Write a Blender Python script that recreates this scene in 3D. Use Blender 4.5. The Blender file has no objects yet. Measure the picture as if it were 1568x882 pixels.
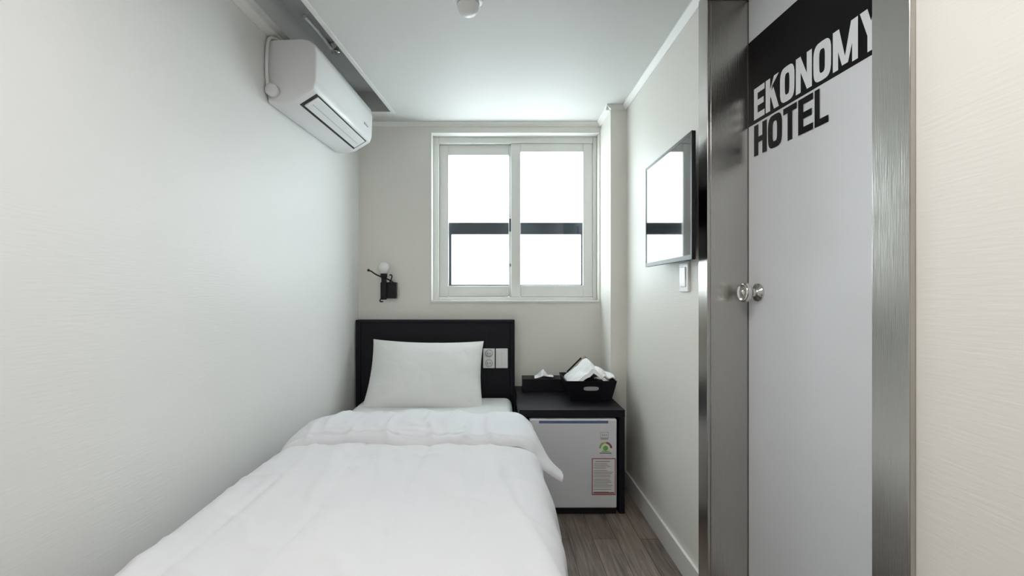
import bpy, math, random
from mathutils import Vector, Matrix, noise
random.seed(3)
C = bpy.context
S = C.scene
COL = S.collection

# ------------------------------------------------------------ materials
def mat(name, col, rough=0.6, metal=0.0, spec=0.5, bump=None, var=0.0, varscale=5.0, coat=0.0, emis=None, estr=0.0, sheen=0.0):
    m = bpy.data.materials.new(name); m.use_nodes = True
    nt = m.node_tree; b = nt.nodes['Principled BSDF']
    b.inputs['Base Color'].default_value = (*col, 1)
    b.inputs['Roughness'].default_value = rough
    b.inputs['Metallic'].default_value = metal
    b.inputs['Specular IOR Level'].default_value = spec
    b.inputs['Coat Weight'].default_value = coat
    b.inputs['Sheen Weight'].default_value = sheen
    if emis:
        b.inputs['Emission Color'].default_value = (*emis, 1)
        b.inputs['Emission Strength'].default_value = estr
    tc = nt.nodes.new('ShaderNodeTexCoord')
    n = nt.nodes.new('ShaderNodeTexNoise'); n.inputs['Scale'].default_value = varscale
    n.inputs['Detail'].default_value = 4
    nt.links.new(tc.outputs['Object'], n.inputs['Vector'])
    cr = nt.nodes.new('ShaderNodeMapRange')
    cr.inputs['To Min'].default_value = 1 - var; cr.inputs['To Max'].default_value = 1 + var
    nt.links.new(n.outputs['Fac'], cr.inputs['Value'])
    vm = nt.nodes.new('ShaderNodeVectorMath'); vm.operation = 'SCALE'
    vm.inputs[0].default_value = col
    nt.links.new(cr.outputs[0], vm.inputs['Scale'])
    nt.links.new(vm.outputs[0], b.inputs['Base Color'])
    if bump:
        sc, strength, stretch = bump
        mp = nt.nodes.new('ShaderNodeMapping'); mp.inputs['Scale'].default_value = stretch
        nt.links.new(tc.outputs['Object'], mp.inputs['Vector'])
        n2 = nt.nodes.new('ShaderNodeTexNoise'); n2.inputs['Scale'].default_value = sc
        n2.inputs['Detail'].default_value = 5
        nt.links.new(mp.outputs[0], n2.inputs['Vector'])
        bp = nt.nodes.new('ShaderNodeBump'); bp.inputs['Strength'].default_value = strength
        bp.inputs['Distance'].default_value = 0.002
        nt.links.new(n2.outputs['Fac'], bp.inputs['Height'])
        nt.links.new(bp.outputs[0], b.inputs['Normal'])
    return m

M_wall = mat('wallpaper', (.81,.785,.73), .5, bump=(60,.22,(.25,.25,3)), var=.012, varscale=2)
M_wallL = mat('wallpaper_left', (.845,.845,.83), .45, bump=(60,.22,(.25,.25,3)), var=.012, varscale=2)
M_ceil = mat('ceiling_paper', (.71,.71,.69), .6, spec=.2, bump=(40,.1,(1,1,1)), var=.01)
M_recess = mat('ceiling_recess_shade', (.52,.52,.51), .7, spec=.2, var=.01)  # greyer than the ceiling: the shade inside the recess is painted into its colour
M_trim = mat('trim_white', (.80,.79,.76), .45, var=.01)
M_pvc = mat('window_pvc', (.78,.785,.75), .3, var=.01)
M_black = mat('black_wood', (.009,.009,.013), .5, spec=.22, bump=(25,.3,(6,1,1)), var=.25, varscale=12)
M_blackm = mat('black_metal', (.010,.010,.011), .4, spec=.3)
M_darkfr = mat('outer_frame_dark', (.03,.04,.055), .5)
M_white = mat('white_plastic', (.85,.85,.84), .3, var=.005)
M_acw = mat('ac_white', (.86,.86,.87), .25, var=.005)
M_grey = mat('grey_plastic', (.45,.46,.47), .4)
M_fridge = mat('fridge_enamel', (.74,.74,.78), .3, bump=(200,.05,(1,1,1)), var=.005)
M_blue = mat('fridge_blue_strip', (.12,.17,.32), .35)
M_bed = mat('cotton_white', (.77,.77,.795), .9, spec=.2, bump=(14,.35,(1,1,1)), var=.008, varscale=3, sheen=.05)
M_pil = mat('pillow_cotton', (.83,.83,.82), .9, spec=.2, bump=(16,.3,(1,1,1)), var=.008, sheen=.05)
M_matt = mat('mattress_fabric', (.78,.78,.78), .9, bump=(150,.3,(1,1,1)))
M_steel = mat('brushed_steel', (.52,.50,.47), .22, 1.0, bump=(30,.18,(20,20,.35)), var=.08, varscale=3)
M_chrome = mat('chrome', (.75,.74,.72), .12, 1.0)
M_door = mat('door_white', (.75,.76,.785), .4, bump=(90,.15,(1,1,1)), var=.01)
M_ink = mat('black_vinyl', (.006,.005,.006), .5, spec=.12)
M_inkw = mat('white_vinyl', (.84,.85,.86), .4)
M_screen = mat('tv_screen', (.01,.01,.012), .04, 0, 1.0, coat=1.0)
M_bulb = mat('frosted_bulb', (.80,.80,.79), .12)
M_tissue = mat('tissue_white', (.90,.90,.90), .9, bump=(60,.3,(1,1,1)))
M_red = mat('label_red', (.30,.03,.04), .5)
M_green = mat('label_green', (.18,.55,.08), .5)
M_yel = mat('label_yellow', (.85,.62,.05), .5)
M_paper = mat('label_paper', (.80,.80,.79), .6)
M_text = mat('label_ink', (.25,.22,.22), .6)
M_tan = mat('packet_tan', (.45,.36,.25), .4)

def floor_mat():
    m = bpy.data.materials.new('wood_floor'); m.use_nodes = True
    nt = m.node_tree; b = nt.nodes['Principled BSDF']
    tc = nt.nodes.new('ShaderNodeTexCoord')
    mp = nt.nodes.new('ShaderNodeMapping'); mp.inputs['Rotation'].default_value = (0,0,math.pi/2)
    nt.links.new(tc.outputs['Object'], mp.inputs[0])
    br = nt.nodes.new('ShaderNodeTexBrick'); br.inputs['Scale'].default_value = 1
    br.inputs['Brick Width'].default_value = .9; br.inputs['Row Height'].default_value = .11
    br.inputs['Mortar Size'].default_value = .0018; br.inputs['Mortar Smooth'].default_value = .3
    br.inputs['Color1'].default_value = (.17,.134,.113,1); br.inputs['Color2'].default_value = (.27,.22,.188,1)
    br.inputs['Mortar'].default_value = (.05,.04,.035,1)
    nt.links.new(mp.outputs[0], br.inputs['Vector'])
    mp2 = nt.nodes.new('ShaderNodeMapping'); mp2.inputs['Scale'].default_value = (22,1.6,1)
    nt.links.new(tc.outputs['Object'], mp2.inputs[0])
    n = nt.nodes.new('ShaderNodeTexNoise'); n.inputs['Scale'].default_value = 2.2; n.inputs['Detail'].default_value = 8
    n.inputs['Distortion'].default_value = 1.2
    nt.links.new(mp2.outputs[0], n.inputs['Vector'])
    mr = nt.nodes.new('ShaderNodeMapRange'); mr.inputs['From Min'].default_value=.3; mr.inputs['From Max'].default_value=.7
    mr.inputs['To Min'].default_value = .5; mr.inputs['To Max'].default_value = 1.35
    nt.links.new(n.outputs['Fac'], mr.inputs['Value'])
    vm = nt.nodes.new('ShaderNodeVectorMath'); vm.operation='SCALE'
    nt.links.new(br.outputs['Color'], vm.inputs[0]); nt.links.new(mr.outputs[0], vm.inputs['Scale'])
    nt.links.new(vm.outputs[0], b.inputs['Base Color'])
    b.inputs['Roughness'].default_value = .45
    return m
M_floor = floor_mat()

def glass_mat():
    m = bpy.data.materials.new('window_glass'); m.use_nodes = True
    nt = m.node_tree; nt.nodes.clear()
    o = nt.nodes.new('ShaderNodeOutputMaterial'); t = nt.nodes.new('ShaderNodeBsdfTransparent')
    g = nt.nodes.new('ShaderNodeBsdfGlossy'); g.inputs['Roughness'].default_value=.02
    x = nt.nodes.new('ShaderNodeMixShader'); x.inputs[0].default_value=.04
    t.inputs[0].default_value=(.97,.99,.985,1)
    nt.links.new(t.outputs[0], x.inputs[1]); nt.links.new(g.outputs[0], x.inputs[2]); nt.links.new(x.outputs[0], o.inputs[0])
    return m
M_glass = glass_mat()

# ------------------------------------------------------------ mesh helpers
def mesh(name, verts, faces, m, parent=None, smooth=False, bevel=0, seg=2, sub=0, mats=None, fm=None):
    me = bpy.data.meshes.new(name); me.from_pydata([tuple(v) for v in verts], [], faces); me.update()
    ob = bpy.data.objects.new(name, me); COL.objects.link(ob)
    for mm in (mats or [m]): me.materials.append(mm)
    if fm:
        for p, i in zip(me.polygons, fm): p.material_index = i
    if parent: ob.parent = parent
    if bevel:
        b = ob.modifiers.new('bevel','BEVEL'); b.width=bevel; b.segments=seg; b.limit_method='ANGLE'; b.angle_limit=math.radians(35)
        smooth = True
        b.harden_normals = True
    if sub:
        s = ob.modifiers.new('sub','SUBSURF'); s.levels=sub; s.render_levels=sub; smooth=True
    if smooth:
        for p in me.polygons: p.use_smooth=True
    return ob

BF = [(0,3,2,1),(4,5,6,7),(0,1,5,4),(1,2,6,5),(2,3,7,6),(3,0,4,7)]
def bv(x0,x1,y0,y1,z0,z1):
    return [(x0,y0,z0),(x1,y0,z0),(x1,y1,z0),(x0,y1,z0),(x0,y0,z1),(x1,y0,z1),(x1,y1,z1),(x0,y1,z1)]
def boxes(name, bl, m, parent=None, bevel=0, seg=2):
    V=[];F=[]
    for b in bl:
        o=len(V); V+=bv(*b) if len(b)==6 else b; F+=[tuple(i+o for i in f) for f in BF]
    return mesh(name,V,F,m,parent,bevel=bevel,seg=seg)
def empty(name, loc=(0,0,0), rot=(0,0,0)):
    e = bpy.data.objects.new(name,None); COL.objects.link(e); e.location=loc; e.rotation_euler=rot
    e.empty_display_size=.1
    return e
def lathe(name, prof, m, parent=None, seg=40, M=Matrix(), smooth=True):
    V=[];F=[]
    for r,z in prof:
        for i in range(seg):
            a=2*math.pi*i/seg; V.append(M@Vector((r*math.cos(a),r*math.sin(a),z)))
    n=len(prof)
    for j in range(n-1):
        for i in range(seg):
            F.append((j*seg+i,j*seg+(i+1)%seg,(j+1)*seg+(i+1)%seg,(j+1)*seg+i))
    F.append(tuple(range(seg))[::-1]); F.append(tuple((n-1)*seg+i for i in range(seg)))
    return mesh(name,V,F,m,parent,smooth=smooth)
def tube(name, pts, r, m, parent=None, cyc=False):
    cu=bpy.data.curves.new(name,'CURVE'); cu.dimensions='3D'; cu.bevel_depth=r; cu.bevel_resolution=4
    sp=cu.splines.new('NURBS'); sp.points.add(len(pts)-1)
    for p,q in zip(sp.points,pts): p.co=(*q,1)
    sp.use_endpoint_u=True; sp.order_u=3; sp.use_cyclic_u=cyc; cu.use_fill_caps=True
    cu.materials.append(m)
    ob=bpy.data.objects.new(name,cu); COL.objects.link(ob)
    if parent: ob.parent=parent
    return ob
def grid(name, nu, nv, fn, m, parent=None, sub=0, thick=0):
    V=[];F=[]
    for j in range(nv+1):
        for i in range(nu+1):
            V.append(fn(i/nu,j/nv))
    for j in range(nv):
        for i in range(nu):
            a=j*(nu+1)+i; F.append((a,a+1,a+nu+2,a+nu+1))
    ob=mesh(name,V,F,m,parent,smooth=True)
    if thick:
        s=ob.modifiers.new('solid','SOLIDIFY'); s.thickness=thick; s.offset=-1
    if sub:
        s=ob.modifiers.new('sub','SUBSURF'); s.levels=sub; s.render_levels=sub
    return ob
def sstep(a,b,x):
    t=max(0,min(1,(x-a)/(b-a))); return t*t*(3-2*t)

# ------------------------------------------------------------ room
YB=3.14; YN=-1.3; H=2.25; WR=.757
def XL(y): return -.908-.057*(YB-y)
def prism(x0f,x1f,y0,y1,z0,z1):
    return [(x0f(y0),y0,z0),(x1f(y0),y0,z0),(x1f(y1),y1,z0),(x0f(y1),y1,z0),
            (x0f(y0),y0,z1),(x1f(y0),y0,z1),(x1f(y1),y1,z1),(x0f(y1),y1,z1)]
boxes('floor',[(-1.4,1.2,YN-.1,YB+.2,-.08,0)],M_floor)
boxes('wall_left',[prism(lambda y:XL(y)-.12,XL,YN,YB+.2,0,2.6)],M_wallL)
WX0,WX1,WZ0,WZ1=-.437,.655,1.091,2.185
boxes('wall_back',[(-.908,WX0,YB,YB+.2,0,2.6),(WX1,1.0,YB,YB+.2,0,2.6),(WX0,WX1,YB,YB+.2,0,WZ0),(WX0,WX1,YB,YB+.2,WZ1,2.6)],M_wall)
DY0,DY1,DZ=.953,1.735,2.19
boxes('wall_right',[(WR,1.0,YN,DY0,0,2.6),(WR,1.0,DY1,YB,0,2.6),(WR,1.0,DY0,DY1,DZ+.03,2.6)],M_wall)
boxes('wall_rear',[(-1.4,1.2,YN-.1,YN,0,2.6)],M_wall)
boxes('wall_pillar',[(.664,WR,2.857,YB,0,H)],M_wall)
boxes('wall_bathroom',[(1.0,1.02,DY0-.1,DY1+.1,0,2.6)],M_wall)

# ceiling with recessed slot above air conditioner
RY0,RY1=1.15,2.94
def RL(y): return XL(y)+.06
def RR(y): return -.655-.077*(RY1-y)
V=[];F=[];FM=[]
def q(*p,mi=0):
    o=len(V); V.extend(p); F.append(tuple(range(o,o+len(p)))); FM.append(mi)
def strip(fa,fb,y0,y1,z,mi=0): q((fa(y0),y0,z),(fa(y1),y1,z),(fb(y1),y1,z),(fb(y0),y0,z),mi=mi)
right=lambda y:1.1
leftw=lambda y:XL(y)-.05
strip(leftw,right,YN-.05,RY0,H); strip(leftw,right,RY1,YB+.05,H)
strip(leftw,RL,RY0,RY1,H); strip(RR,right,RY0,RY1,H)
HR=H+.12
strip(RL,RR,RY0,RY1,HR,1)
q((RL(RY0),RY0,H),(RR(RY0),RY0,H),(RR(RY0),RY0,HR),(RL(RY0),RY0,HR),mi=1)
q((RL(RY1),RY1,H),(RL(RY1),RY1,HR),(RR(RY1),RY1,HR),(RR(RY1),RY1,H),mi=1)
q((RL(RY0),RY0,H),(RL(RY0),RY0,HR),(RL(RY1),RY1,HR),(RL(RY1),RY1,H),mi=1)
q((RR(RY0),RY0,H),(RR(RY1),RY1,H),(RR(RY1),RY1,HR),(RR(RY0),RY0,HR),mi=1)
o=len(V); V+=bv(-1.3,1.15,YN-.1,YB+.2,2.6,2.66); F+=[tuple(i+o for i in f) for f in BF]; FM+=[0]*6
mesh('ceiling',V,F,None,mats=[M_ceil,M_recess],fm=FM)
boxes('trim_1',[prism(RR,lambda y:RR(y)+.022,RY0-.03,RY1+.03,H-.006,H+.0),
                prism(RL,RR,RY1,RY1+.02,H-.006,H)],M_trim,bevel=.002)
def cornice(name, prof_pts, sweeps):
    V=[];F=[]
    for p0,p1,n in sweeps:
        o=len(V)
        for p in (p0,p1):
            for a,b in prof_pts: V.append((p[0]+n[0]*a,p[1]+n[1]*a,H+b))
        k=len(prof_pts)
        for i in range(k): F.append((o+i,o+(i+1)%k,o+k+(i+1)%k,o+k+i))
        F.append(tuple(o+i for i in range(k))[::-1]); F.append(tuple(o+k+i for i in range(k)))
    return mesh(name,V,F,M_trim)
PP=[(a*.62,b*.62) for a,b in [(0,0),(0,-.045),(.010,-.045),(.026,-.028),(.045,-.010),(.045,0)]]
cornice('trim_2',PP,[((-.908,YB),(.664,YB),(0,-1))])
cornice('trim_3',PP,[((.664,YB),(.664,2.857-.028),(-1,0)),((.664-.028,2.857),(WR,2.857),(0,-1)),((WR,2.857),(WR,YN),(-1,0))])
cornice('trim_4',PP,[((XL(YB),YB),(XL(YN),YN),(1,-.057))])
boxes('baseboard_right',[(WR-.012,WR,1.80,2.857,0,.1),(WR-.012,WR,YN,.875,0,.1)],M_trim,bevel=.003)
boxes('baseboard_left',[prism(XL,lambda y:XL(y)+.012,YN,YB,0,.1)],M_trim,bevel=.003)

# ------------------------------------------------------------ window
W=empty('window_1')
def ring(x0,x1,z0,z1,wl,wr,wb,wt,y0,y1):
    return [(x0,x0+wl,y0,y1,z0,z1),(x1-wr,x1,y0,y1,z0,z1),(x0+wl,x1-wr,y0,y1,z0,z0+wb),(x0+wl,x1-wr,y0,y1,z1-wt,z1)]
boxes('outer_frame',ring(WX0,WX1,WZ0,WZ1,.04,.025,.025,.045,3.215,3.30),M_pvc,W,bevel=.004)
boxes('sash_left',ring(-.397,.13,1.116,2.14,.062,.06,.075,.07,3.252,3.275),M_pvc,W,bevel=.004)
boxes('sash_right',ring(.085,.630,1.116,2.14,.064,.064,.078,.055,3.225,3.25),M_pvc,W,bevel=.004)
boxes('glass',[(-.337,.07,3.262,3.266,1.19,2.07),(.149,.567,3.236,3.240,1.19,2.085)],M_glass,W)
boxes('latch',[(.074,.086,3.236,3.252,1.555,1.64),(.078,.088,3.236,3.252,1.32,1.34)],M_darkfr,W,bevel=.002)
OF=ring(-.365,.606,1.12,1.623,.045,.040,.080,.08,3.30,3.325)
boxes('exterior_rail',OF,M_darkfr,W)
boxes('casing',[(WX0-.004,WX0+.004,YB-.006,3.214,WZ0,WZ1+.004),(WX0+.004,WX1,YB-.006,3.214,WZ1-.004,WZ1+.004),(WX0,WX1,YB-.010,3.214,WZ0-.010,WZ0+.004)],M_trim,W,bevel=.002)

# ------------------------------------------------------------ door + frame
boxes('door_frame',[(.745,.757,DY1-.012,1.80,0,H),(.745,.757,.875,DY0+.012,0,H),(.745,.757,DY0+.012,DY1-.012,DZ,H),
      (.757,.985,DY1-.012,DY1,0,DZ),(.757,.985,DY0,DY0+.012,0,DZ),(.757,.985,DY0+.012,DY1-.012,DZ,DZ+.02),
      (.745,.985,DY0+.012,DY1-.012,0,.02)],M_steel,bevel=.0025)
D=empty('door_1')
ang=.058; L=math.hypot(1,ang); da=Vector((ang,-1,0))/L; dn=Vector((-1,-ang,0))/L
O=Vector((.890,DY1-.014,0))
def DP(a,z,off=0): 
    p=O+da*a+dn*off; return (p.x,p.y,z)
def dslab(a0,a1,z0,z1,o0,o1):
    return [DP(a0,z0,o1),DP(a1,z0,o1),DP(a1,z0,o0),DP(a0,z0,o0),DP(a0,z1,o1),DP(a1,z1,o1),DP(a1,z1,o0),DP(a0,z1,o0)]
DW=.752
boxes('panel',[dslab(.002,DW,.022,DZ-.003,-.036,0)],M_door,D,bevel=.002)
boxes('sign_band',[dslab(.002,DW,1.734,2.032,0,.0008)],M_ink,D)
tk=.31; hk=.185
def R(x0,y0,x1,y1): return [(x0,y0),(x1,y0),(x1,y1),(x0,y1)]
GL={'E':[R(0,0,tk+.04,1),R(0,0,1,hk),R(0,1-hk,1,1),R(0,.41,.92,.41+hk)],
'K':[R(0,0,tk+.04,1),[(tk,.28),(.64,1),(1,1),(tk,.62)],[(.34,.52),(.64,0),(1,0),(.60,.68)]],
'N':[R(0,0,tk,1),R(1-tk,0,1,1),[(0,1),(.70,0),(1,0),(.30,1)]],
'M':[R(0,0,.22,1),R(.78,0,1,1),[(0,1),(.38,.05),(.56,.05),(.26,1)],[(.74,1),(.44,.05),(.62,.05),(1,1)]],
'Y':[[(0,1),(.36,.34),(.66,.34),(.34,1)],[(.66,1),(.34,.34),(.64,.34),(1,1)],R(.34,0,.66,.42)],
'H':[R(0,0,tk+.03,1),R(1-tk-.03,0,1,1),R(0,.41,1,.59)],
'T':[R(.33,0,.67,1),R(0,1-hk,1,1)],
'L':[R(0,0,tk+.06,1),R(0,0,1,hk)]}
def ogl():
    out=[];N=24
    def pt(k,rx,ry):
        a=2*math.pi*k/N; c,s=math.cos(a),math.sin(a); e=.55
        return (.5+rx*math.copysign(abs(c)**e,c), .5+ry*math.copysign(abs(s)**e,s))
    for k in range(N): out.append([pt(k,.5,.51),pt(k+1,.5,.51),pt(k+1,.16,.31),pt(k,.16,.31)])
    return out
GL['O']=ogl()
def word(name,txt,a0,a1,z0,z1,m):
    ws=[1.3 if c=='M' else (.78 if c in 'L' else (.92 if c in 'TE' else 1.05)) for c in txt]; gap=.09
    u=(a1-a0)/(sum(ws)+gap*(len(txt)-1)); V=[];F=[];x=a0
    for c,w in zip(txt,ws):
        for i,po in enumerate(GL[c]):
            o=len(V)
            for px,pz in po: V.append(DP(x+px*w*u, z0+pz*(z1-z0), .0016+.00005*(i%4)))
            F.append(tuple(range(o,o+len(po))))
        x+=(w+gap)*u
    return mesh(name,V,F,m,D)
word('sign_word_top','EKONOMY',.038,.565,1.746,1.854,M_inkw)
word('sign_word_bottom','HOTEL',.038,.388,1.620,1.726,M_ink)
kc=O+da*.062; 
KM=Matrix.Translation((kc.x,kc.y,1.148))@Vector((0,0,1)).rotation_difference(dn).to_matrix().to_4x4()
lathe('knob',[(.031,0),(.031,.006),(.014,.010),(.012,.03),(.020,.036),(.031,.040),(.033,.044),(.033,.056),(.030,.060),(.026,.061),(.025,.058),(.006,.058),(.005,.060)],M_chrome,D,M=KM)

# ------------------------------------------------------------ TV
T=empty('wall_mounted_television')
ty0,ty1,tz0,tz1=1.720,2.262,1.266,1.726
boxes('housing',[(.692,.704,ty0,ty1,tz0,tz1)],M_blackm,T,bevel=.003)
boxes('bezel',[(.6885,.6935,ty0,ty0+.010,tz0,tz1),(.6885,.6935,ty1-.012,ty1,tz0,tz1),(.6885,.6935,ty0+.010,ty1-.012,tz0,tz0+.018),(.6885,.6935,ty0+.010,ty1-.012,tz1-.012,tz1)],M_blackm,T,bevel=.001)
boxes('screen',[(.6905,.6925,ty0+.009,ty1-.011,tz0+.017,tz1-.011)],M_screen,T)
boxes('wall_bracket',[(.704,.757,2.0,2.12,1.42,1.58)],M_blackm,T,bevel=.002)

sw=empty('light_switch')
boxes('plate',[(.747,.757,1.905,1.995,1.15,1.27)],M_white,sw,bevel=.003)
boxes('rocker',[(.743,.748,1.925,1.975,1.17,1.25)],M_white,sw,bevel=.002)

# ------------------------------------------------------------ smoke detector
SD=empty('ceiling_smoke_detector')
DT=Matrix.Translation((-.112,1.80,0))
lathe('base',[(.052,2.25),(.056,2.246),(.056,2.234),(.050,2.229),(.003,2.228)],M_white,SD,M=DT)
lathe('dome',[(.040,2.229),(.041,2.216),(.039,2.203),(.034,2.192),(.026,2.184),(.014,2.179),(.003,2.178)],M_white,SD,M=DT)
lathe('ring',[(.0415,2.222),(.0425,2.222),(.0425,2.218),(.0415,2.218)],M_grey,SD,M=DT)

# sprinkler in recess
sp=empty('ceiling_sprinkler')
lathe('rose',[(.028,HR),(.028,HR-.008),(.012,HR-.014),(.012,HR-.035),(.022,HR-.038),(.022,HR-.042),(.004,HR-.043)],M_chrome,sp,M=Matrix.Translation((-.80,2.38,0)),seg=24)
tube('pipe',[(-.83,2.40,HR-.01),(-.83,2.3,HR-.012),(-.85,2.12,HR-.012)],.008,M_white,sp)

# ------------------------------------------------------------ air conditioner
ay=2.03; th=math.atan(.057)
A=empty('wall_air_conditioner',(XL(ay),ay,0),(0,0,-th))
prof=[(0.002,1.945),(.002,2.21),(.15,2.214),(.185,2.206),(.206,2.185),(.214,2.145),(.210,2.03),(.200,2.000),(.115,1.950),(.055,1.937)]
LA=.74
V=[];F=[];k=len(prof)
rings=[(0,.97),(.012,1.0),(LA-.012,1.0),(LA,.97)]
for l,sc in rings:
    for a,z in prof: V.append(((a-.1)*sc+.1 if a>.01 else a,l,(z-2.07)*sc+2.07))
for j in range(3):
    for i in range(k): F.append((j*k+i,j*k+(i+1)%k,(j+1)*k+(i+1)%k,(j+1)*k+i))
F.append(tuple(range(k))[::-1]); F.append(tuple(3*k+i for i in range(k)))
mesh('body',V,F,M_acw,A,bevel=.006,seg=3)
s0=Vector((.200,2.000)); s1=Vector((.115,1.950)); sd=(s1-s0).normalized(); sn=Vector((-sd.y,sd.x))
if sn.y>0: sn=-sn
def slant(t0,t1,l0,l1,o0,o1):
    vs=[]
    for l in (l0,l1):
        for tt,oo in ((t0,o0),(t1,o0),(t1,o1),(t0,o1)):
            p=s0+sd*tt+sn*oo; vs.append((p.x,l,p.y))
    return vs
boxes('air_outlet',[slant(.008,.094,.045,.69,-.004,.0015)],M_blackm,A)
boxes('louver',[slant(.014,.083,.065,.675,.0,.006)],M_acw,A,bevel=.002)
boxes('louver_line',[slant(.052,.055,.09,.65,.004,.0068)],M_grey,A)
boxes('logo',[(.210,.2145,.60,.66,2.06,2.07)],M_grey,A)
lathe('pipe_cap',[(.026,0),(.026,.03),(.02,.036),(.008,.037)],M_acw,A,seg=24,M=Matrix.Translation((.03,.002,1.99))@Matrix.Rotation(math.pi/2,4,'X'))
tube('cable',[(.012,-.012,1.98),(.010,-.022,2.05),(.010,-.02,2.15),(.012,-.012,2.215),(.03,.03,2.225),(.06,.12,2.22)],.007,M_white,A)

# ------------------------------------------------------------ wall lamp
WL=empty('wall_lamp')
boxes('back_box',[(-.757,-.655,3.10,YB,1.108,1.212)],M_blackm,WL,bevel=.004)
boxes('stem',[(-.745,-.715,3.075,3.10,1.10,1.25)],M_blackm,WL,bevel=.003)
lathe('socket',[(.016,1.235),(.022,1.245),(.022,1.265),(.014,1.268)],M_blackm,WL,seg=24,M=Matrix.Translation((-.728,3.075,0)))
lathe('bulb',[(.012,1.262),(.018,1.268),(.032,1.288),(.036,1.304),(.033,1.322),(.022,1.336),(.004,1.341)],M_bulb,WL,M=Matrix.Translation((-.728,3.075,0)))
tube('scroll_arm',[(-.655,3.07,1.20),(-.69,3.065,1.228),(-.735,3.06,1.242),(-.78,3.06,1.262),(-.805,3.06,1.282),(-.82,3.06,1.287)],.0045,M_blackm,WL)
lathe('arm_tip',[(.002,-.009),(.008,-.005),(.009,0),(.008,.005),(.002,.009)],M_blackm,WL,seg=16,M=Matrix.Translation((-.822,3.06,1.287)))
tube('lower_scroll',[(-.73,3.07,1.13),(-.75,3.06,1.10),(-.748,3.06,1.085),(-.73,3.06,1.09)],.004,M_blackm,WL)
tube('upper_scroll',[(-.69,3.07,1.21),(-.67,3.055,1.24),(-.675,3.055,1.262),(-.688,3.055,1.255)],.004,M_blackm,WL)

# ------------------------------------------------------------ bed
B=empty('single_bed')
boxes('headboard',[(-.903,.104,3.085,3.139,0,.955),(-.903,-.873,3.062,3.085,0,.955),(.074,.104,3.062,3.085,0,.955),(-.903,.104,3.062,3.139,.955,.972),(-.873,.074,3.068,3.085,.05,.955)],M_black,B,bevel=.003)
boxes('base',[(-.83,.07,1.03,3.06,.06,.28)],M_black,B,bevel=.01)
boxes('legs',[(x,x+.06,y,y+.06,0,.06) for x in (-.81,-.01) for y in (1.06,2.95)],M_black,B)
boxes('mattress',[(-.845,.085,1.02,3.058,.28,.487)],M_matt,B,bevel=.045,seg=5)
hs=empty('wall_socket')
boxes('plate',[(-.096,-.022,3.052,3.063,.668,.792)],M_white,hs,bevel=.003)
for i,z in enumerate((.762,.700)):
    Mx=Matrix.Translation((-.059,3.053,z))@Matrix.Rotation(math.pi/2,4,'X')
    lathe('rim_%d'%(i+1),[(.0245,-.001),(.0245,.002),(.021,.0025),(.0205,-.0005),(.001,-.0005)],M_grey,hs,seg=32,M=Mx)
    lathe('well_%d'%(i+1),[(.0205,0.0),(.0205,.0012),(.001,.0012)],M_white,hs,seg=32,M=Mx)
    boxes('holes_%d'%(i+1),[(-.069,-.064,3.0505,3.052,z-.0025,z+.0025),(-.054,-.049,3.0505,3.052,z-.0025,z+.0025)],M_ink,hs)
h2=empty('light_switch.001')
boxes('plate',[(-.016,.060,3.052,3.063,.668,.792)],M_white,h2,bevel=.003)
boxes('rocker',[(.000,.044,3.047,3.053,.686,.774)],M_white,h2,bevel=.002)
boxes('rocker_split',[(.0215,.0225,3.0465,3.048,.688,.772)],M_grey,h2)

# duvet
CX=-.375; ZT=.535
def section(s,hw,r,hang,flare):
    a=abs(s); sg=1 if s>0 else -1
    if a<hw: return s,0.0,0.0
    arc=r*math.pi/2
    if a<hw+arc:
        t=(a-hw)/r; return sg*(hw+r*math.sin(t)), r*(1-math.cos(t)), (a-hw)/arc
    e=a-hw-arc
    return sg*(hw+r+flare*e), r+e, 1.0
def fbm(x,y,z): return noise.fractal(Vector((x,y,z)),1.0,2.1,4)
def wr(x,y):
    w=.012*fbm(x*1.7,y*1.3,1.3)+.005*fbm(x*5+3,y*2.2,4.1)
    rdg=1-abs(noise.noise(Vector((x*3.3+.6*y,y*1.1+5,2.2))))*2
    w+=.008*max(0,rdg)**4
    r2=1-abs(noise.noise(Vector((x*7,y*1.2+2,6.2))))*2.4
    w+=.010*max(0,r2)**3*sstep(1.1,1.85,y)
    r3=1-abs(noise.noise(Vector((x*4+y*3,y*5-x*2,11.2))))*3
    w+=.004*max(0,r3)**3
    return w
def duvet(u,v):
    sL,sR=-(.40+.075*1.57+.22),(.455+.08*1.57+.30)
    s=sL+(sR-sL)*u
    y1=2.02; 
    tlen=1.02; tot=tlen+.08*1.57+.3
    t=v*tot
    yy,dz2,k2=section(t,tlen,.08,0,.05)
    y=y1-yy
    if s<0: x,dz,k=section(s,.400,.075,0,.02)
    else: x,dz,k=section(s,.455,.08,0,.06)
    x+=CX
    z=ZT-dz-dz2*(1-.2*k)
    z+=.012*math.cos((x-CX)*3.1)
    w=wr(x,y)
    z+=w*(1-.7*k)*(1-.6*k2)*1.4
    z-=.022*sstep(1.84,1.93,y)
    for c in (-.70,-.50,-.27,-.05):
        z-=.005*math.exp(-((x-c-.012*math.sin(y*5+c*9))/.012)**2)*(1-k)
    if k>0:
        sgn=1 if s>0 else -1
        x+=sgn*k*(.012*math.sin(y*9.0+1.0)+.012*math.sin(y*21+dz*5))*min(1,dz/.15)
        if sgn<0: x=max(x,XL(y)+.03)
    if k2>0: y+=k2*.015*math.sin(x*14)
    return (x,y,max(z,.08))
DV=empty('duvet')
grid('cover',170,190,duvet,M_bed,DV,thick=.012)
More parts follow.
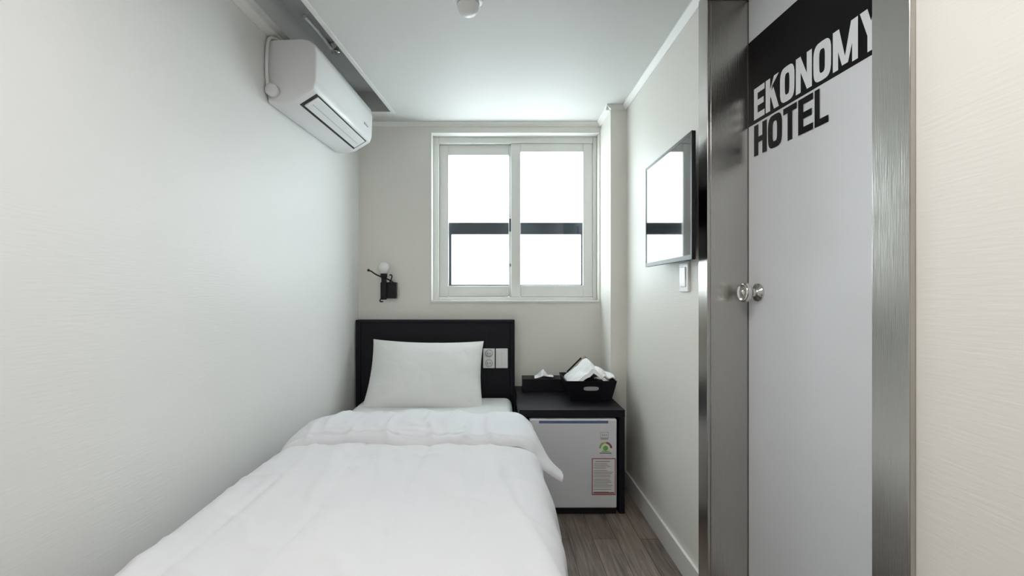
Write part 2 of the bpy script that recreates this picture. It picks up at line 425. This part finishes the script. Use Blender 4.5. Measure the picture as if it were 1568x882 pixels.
# turned-down band with a corner that flops over the right side of the bed
def fold(u,v):
    sL,sR=-(.405+.06*1.57+.06),(.455+.06*1.57+.145)
    s=sL+(sR-sL)*u
    a=abs(s)
    ph=math.pi*(1.40-1.55*v)
    c,sn_=math.cos(ph),math.sin(ph)
    py=math.copysign(abs(c)**.30,c); pz=math.copysign(abs(sn_)**.55,sn_)
    vv=(py+1)/2
    wn=math.exp(-(vv/.55)**2)
    if s<0: x,dz,k=section(s,.395,.075,0,.05)
    else:
        hw,r=.45,.075; arc=r*math.pi/2
        if a<hw: x,dz,k=s,0,0
        elif a<hw+arc*.8:
            t=(a-hw)/r; x,dz,k=hw+r*math.sin(t),r*(1-math.cos(t)),(a-hw)/(arc*.8)
        else:
            t0=arc*.8/r; e=a-hw-arc*.8
            x=hw+r*math.sin(t0)+e*(.72*wn-.02); dz=r*(1-math.cos(t0))+e*(.55+.45*(1-wn)); k=1
    x+=CX
    yn=1.872+.012*math.sin(x*7+.5)+.014*noise.noise(Vector((x*6,0,7)))
    yf=2.45+.012*math.sin(x*7)
    if s>0:
        e=sstep(.44,.66,s); yn-=.025*e; yf-=.16*e
    else:
        e=sstep(.30,.50,-s); yf-=.18*e; yn-=.045*e
    Lm=yf-yn
    y=(yn+yf)/2 + py*Lm/2 
    base=ZT+.010
    thick=.034+.012*noise.noise(Vector((x*4,y*3,3)))+.014*math.exp(-((y-yn-.35)/.17)**2)
    thick*= (1-.45*sstep(.55,.70,s))
    h=pz*thick if pz>0 else pz*.008
    drop=.040*sstep(2.10,2.46,y)
    w=wr(x*1.2+3,y*1.5)*1.4+.006*math.sin(x*11+y*6)*noise.noise(Vector((x*2,y*2,9)))
    lipw=.007*math.sin(x*19+2*math.sin(x*5))*math.exp(-((y-yn)/.06)**2)
    hem=-.007*math.exp(-((y-yn-.045)/.008)**2)*max(0,pz)
    z=base-dz*.95+ (h+hem+ w*max(0,pz))*(1-.3*k) - drop + lipw
    if k>0:
        sg=1 if s>0 else -1
        x+=sg*h*.4*k+sg*k*.010*math.sin(y*16+1)
        if sg<0: x=max(x,XL(y)+.012)
    return (x,y,z)
grid('turned_down_fold',160,150,fold,M_bed,DV)

# pillow
P=empty('pillow')
def pil(sgn):
    def f(u,v):
        a=u*2-1;b=v*2-1
        wx=.352;hy=.232
        x=a*wx*(1-.06*(1-b*b))*(1-.025*b); y=b*hy*(1-.11*(1-a*a))
        e=max(0,(1-abs(a)**3.0))**.6*max(0,(1-abs(b)**2.8))**.6
        zz=.086*e*(1-.15*b)
        zz+=e*(.010*noise.noise(Vector((a*1.3+sgn,b*1.1,3)))+.005*noise.noise(Vector((a*4,b*3+sgn,8))))
        rr=1-abs(noise.noise(Vector((a*2.2+b*.8,b*1.5-a,5))))*3
        zz-=.003*max(0,rr)**2*e
        edge=max(abs(a),abs(b))
        zz+=.007*math.sin((a*11 if abs(b)>abs(a) else b*9))*e*max(0,edge-.5)*2
        bend=-.02*a*a
        return Vector((x,y,sgn*max(zz,.001)+bend))
    return f
tilt=math.radians(63)
PM=Matrix.Translation((-.437,2.885,.652))@Matrix.Rotation(math.radians(1.0),4,'Y')@Matrix.Rotation(tilt,4,'X')
for nm,sg in (('front_side',1),('back_side',-1)):
    f=pil(sg)
    grid(nm,90,70,lambda u,v,f=f:tuple(PM@f(u,v)),M_pil,P)

# ------------------------------------------------------------ side table, fridge
TT=.539
boxes('bedside_cabinet',[(.108,.656,2.50,3.138,TT-.038,TT),(.626,.656,2.505,3.138,0,TT-.038),(.108,.138,2.505,3.138,0,TT-.038),(.138,.626,3.12,3.138,.03,TT-.038)],M_black,bevel=.002)
Fg=empty('mini_fridge')
fx0,fx1,fz0,fz1=.162,.612,.022,.497
boxes('cabinet',[(fx0,fx1,2.545,3.05,fz0,fz1)],M_fridge,Fg,bevel=.006)
boxes('door_panel',[(fx0,fx1,2.492,2.54,fz0+.012,fz1-.003)],M_fridge,Fg,bevel=.008,seg=3)
boxes('gasket',[(fx0+.008,fx1-.008,2.538,2.547,fz0+.02,fz1-.01)],M_grey,Fg)
boxes('handle_strip',[(.21,.567,2.4905,2.495,.472,.486)],M_blue,Fg,bevel=.0015)
boxes('feet',[(x,x+.035,y,y+.035,0,fz0+.002) for x in (fx0+.02,fx1-.055) for y in (2.52,2.98)],M_blackm,Fg)
boxes('kick_plate',[(fx0+.004,fx1-.004,2.50,2.53,.004,.03)],M_blackm,Fg)
yf=2.4912
boxes('badge',[(.527,.568,yf,2.4925,.388,.427)],M_grey,Fg)
boxes('badge_face',[(.530,.565,yf-.0004,2.4925,.400,.424)],M_paper,Fg)
boxes('badge_glyph',[(.535+i*.010,.541+i*.010,yf-.0008,2.4925,.406,.418) for i in range(3)],M_grey,Fg)
V=[];F=[];fm=[]
cx,cz=.553,.344
N=20
def tri(r0,r1,a0,a1,y,mi):
    o=len(V)
    for r,a in ((r0,a0),(r1,a0),(r1,a1),(r0,a1)): V.append((cx-r*math.cos(a),y,cz+r*math.sin(a)))
    F.append((o,o+1,o+2,o+3)); fm.append(mi)
for i in range(N*2):
    tri(0.001,.036,math.pi*i/N,math.pi*(i+1)/N,yf+.0003,0)
for i in range(N):
    mi=1 if i<7 else (2 if i<11 else 3)
    tri(.024,.034,math.pi*i/N,math.pi*(i+.8)/N,yf-.0003,mi)
for i in range(2*N): tri(0.001,.013,math.pi*i/N,math.pi*(i+1)/N,yf-.0003,1)
for (a,b,c_,d,mi) in ((-.03,.03,-.028,-.022,4),(-.02,.02,-.018,-.014,1)):
    o=len(V); V+= [(cx+a,yf-.0005,cz+c_),(cx+b,yf-.0005,cz+c_),(cx+b,yf-.0005,cz+d),(cx+a,yf-.0005,cz+d)]; F.append((o,o+1,o+2,o+3)); fm.append(mi)
mesh('energy_label',V,F,None,Fg,mats=[M_paper,M_green,M_yel,M_red,M_text],fm=fm)
boxes('notice_border',[(.483,.605,yf,2.4925,.103,.292)],M_red,Fg)
boxes('notice_paper',[(.487,.601,yf-.0004,2.4925,.108,.288)],M_paper,Fg)
tx=[]
z=.278
tx.append((.50,.575,yf-.0008,yf,z-.004,z)); z-=.012
while z>.115:
    tx.append((.493,.493+random.uniform(.06,.1),yf-.0008,yf,z-.0024,z)); z-=.0078 if random.random()<.8 else .013
boxes('notice_text',tx,M_text,Fg)
boxes('notice_bar',[(.490,.598,yf-.0009,yf,.111,.117)],M_red,Fg)

# tissue box
TB=empty('tissue_box')
boxes('box',[(.15,.415,2.955,3.09,TT,TT+.078)],M_black,TB,bevel=.003)
boxes('slot',[(.21,.35,3.005,3.04,TT+.0775,TT+.0795)],M_ink,TB)
def tis(u,v):
    a=u*2-1; b=v*2-1
    x=.282+a*.058; y=3.00+b*.030+.006*math.sin(a*6)
    prof_=max(0,1-abs(a*.9+.25*b))**.8*(1-b*b*.6)
    z=TT+.079+.056*prof_*(.75+.25*math.cos(a*5+1))+.003*math.sin(a*11+b*4)*prof_
    return (x,y,z)
grid('tissue',50,24,tis,M_tissue,TB)

# tray with towels
TR=empty('amenity_tray')
bx0,bx1,by0,by1=.405,.632,2.70,2.93
tx0,tx1,ty0_,ty1_=.372,.655,2.665,2.965
zb,zt=TT+.001,TT+.118
w=.008
def shell(b,t): 
    return [(b[0],b[2],zb),(b[1],b[2],zb),(b[1],b[3],zb),(b[0],b[3],zb),(t[0],t[2],zt),(t[1],t[2],zt),(t[1],t[3],zt),(t[0],t[3],zt)]
V=shell((bx0,bx1,by0,by1),(tx0,tx1,ty0_,ty1_))
V+=[(bx0+w,by0+w,zb+w),(bx1-w,by0+w,zb+w),(bx1-w,by1-w,zb+w),(bx0+w,by1-w,zb+w),(tx0+w,ty0_+w,zt),(tx1-w,ty0_+w,zt),(tx1-w,ty1_-w,zt),(tx0+w,ty1_-w,zt)]
F=[(0,3,2,1),(0,1,5,4),(1,2,6,5),(2,3,7,6),(3,0,4,7),(8,9,10,11),(8,12,13,9),(9,13,14,10),(10,14,15,11),(11,15,12,8),
   (4,5,13,12),(5,6,14,13),(6,7,15,14),(7,4,12,15)]
mesh('tray_body',V,F,M_black,TR)
def fp(x,z,off):
    t_=(z-zb)/(zt-zb); return (x, by0+(ty0_-by0)*t_-off, z)
hx,hz=.515,TT+.075; V=[];n=24
for i in range(n):
    a=2*math.pi*i/n; c,s_=math.cos(a),math.sin(a)
    V.append(fp(hx+.042*math.copysign(abs(c)**.5,c),hz+.012*math.copysign(abs(s_)**.7,s_),.0012))
mesh('handle_slot',V,[tuple(range(n))],M_grey,TR)
def towel(u,v):
    x=tx0+.018+(tx1-tx0-.036)*u; y=ty0_+.02+(ty1_-ty0_-.06)*v
    a=u*2-1;b=v*2-1
    r1=max(0,1-abs(a+.02+.15*b)/.98); r2=max(0,1-((a-.65)**2/.12+(b+.4)**2/.3))
    z=zt-.03+.140*r1*(1-.25*abs(b))*(.65+.35*math.cos(b*1.2))+.03*r2
    z+=.005*fbm(a*3,b*3,5)+.010*abs(math.sin(a*5+b*3))*r1
    if abs(a)>.96 or abs(b)>.96: z-=.02
    return (x,y,z)
grid('towel',60,60,towel,M_tissue,TR)
def towel2(u,v):
    a=u*2-1;b=v*2-1
    x=.60+.062*a*(1-.2*b*b); y=2.77+.08*b
    z=zt+.012+.022*(1-a*a)*(1-b*b*.6)+.006*math.sin(a*7+b*4)
    return (x,y,z)
grid('face_towel',30,30,towel2,M_tissue,TR,thick=.008)
def slab(name,cx,cy,cz,w_,h_,rx,ry,rz,m):
    o=boxes(name,[(-w_/2,w_/2,-.003,.003,-h_/2,h_/2)],m,TR,bevel=.001)
    o.location=(cx,cy,cz); o.rotation_euler=(rx,ry,rz); return o
slab('packet_dark',.455,2.90,zt+.055,.010,.13,-.3,.9,.1,M_blackm)
slab('packet_tan',.50,2.91,zt+.068,.030,.10,-.4,1.0,.2,M_tan)
slab('comb',.548,2.90,zt+.060,.010,.09,-.3,-.5,.1,M_blackm)

# ------------------------------------------------------------ lighting
CL=empty('ceiling_lamp')
boxes('housing',[(-.38,.22,.15,.75,H-.05,H)],M_white,CL,bevel=.01)
M_diff=mat('lamp_diffuser',(.9,.9,.9),.5,emis=(1,.98,.955),estr=17.0)
boxes('diffuser',[(-.355,.195,.175,.725,H-.062,H-.05)],M_diff,CL,bevel=.004)

w=bpy.data.worlds.new('World'); S.world=w; w.use_nodes=True
bg=w.node_tree.nodes['Background']; bg.inputs[0].default_value=(.87,.955,1,1); bg.inputs[1].default_value=8.5

cam=bpy.data.cameras.new('Camera'); co=bpy.data.objects.new('Camera',cam); COL.objects.link(co)
co.location=(0,0,1.15); co.rotation_euler=(math.pi/2,0,0)
cam.sensor_width=36; cam.lens=16.99; cam.shift_x=.0134; cam.shift_y=.0038; cam.clip_start=.02
S.camera=co
S.view_settings.view_transform='Standard'
S.view_settings.exposure=0
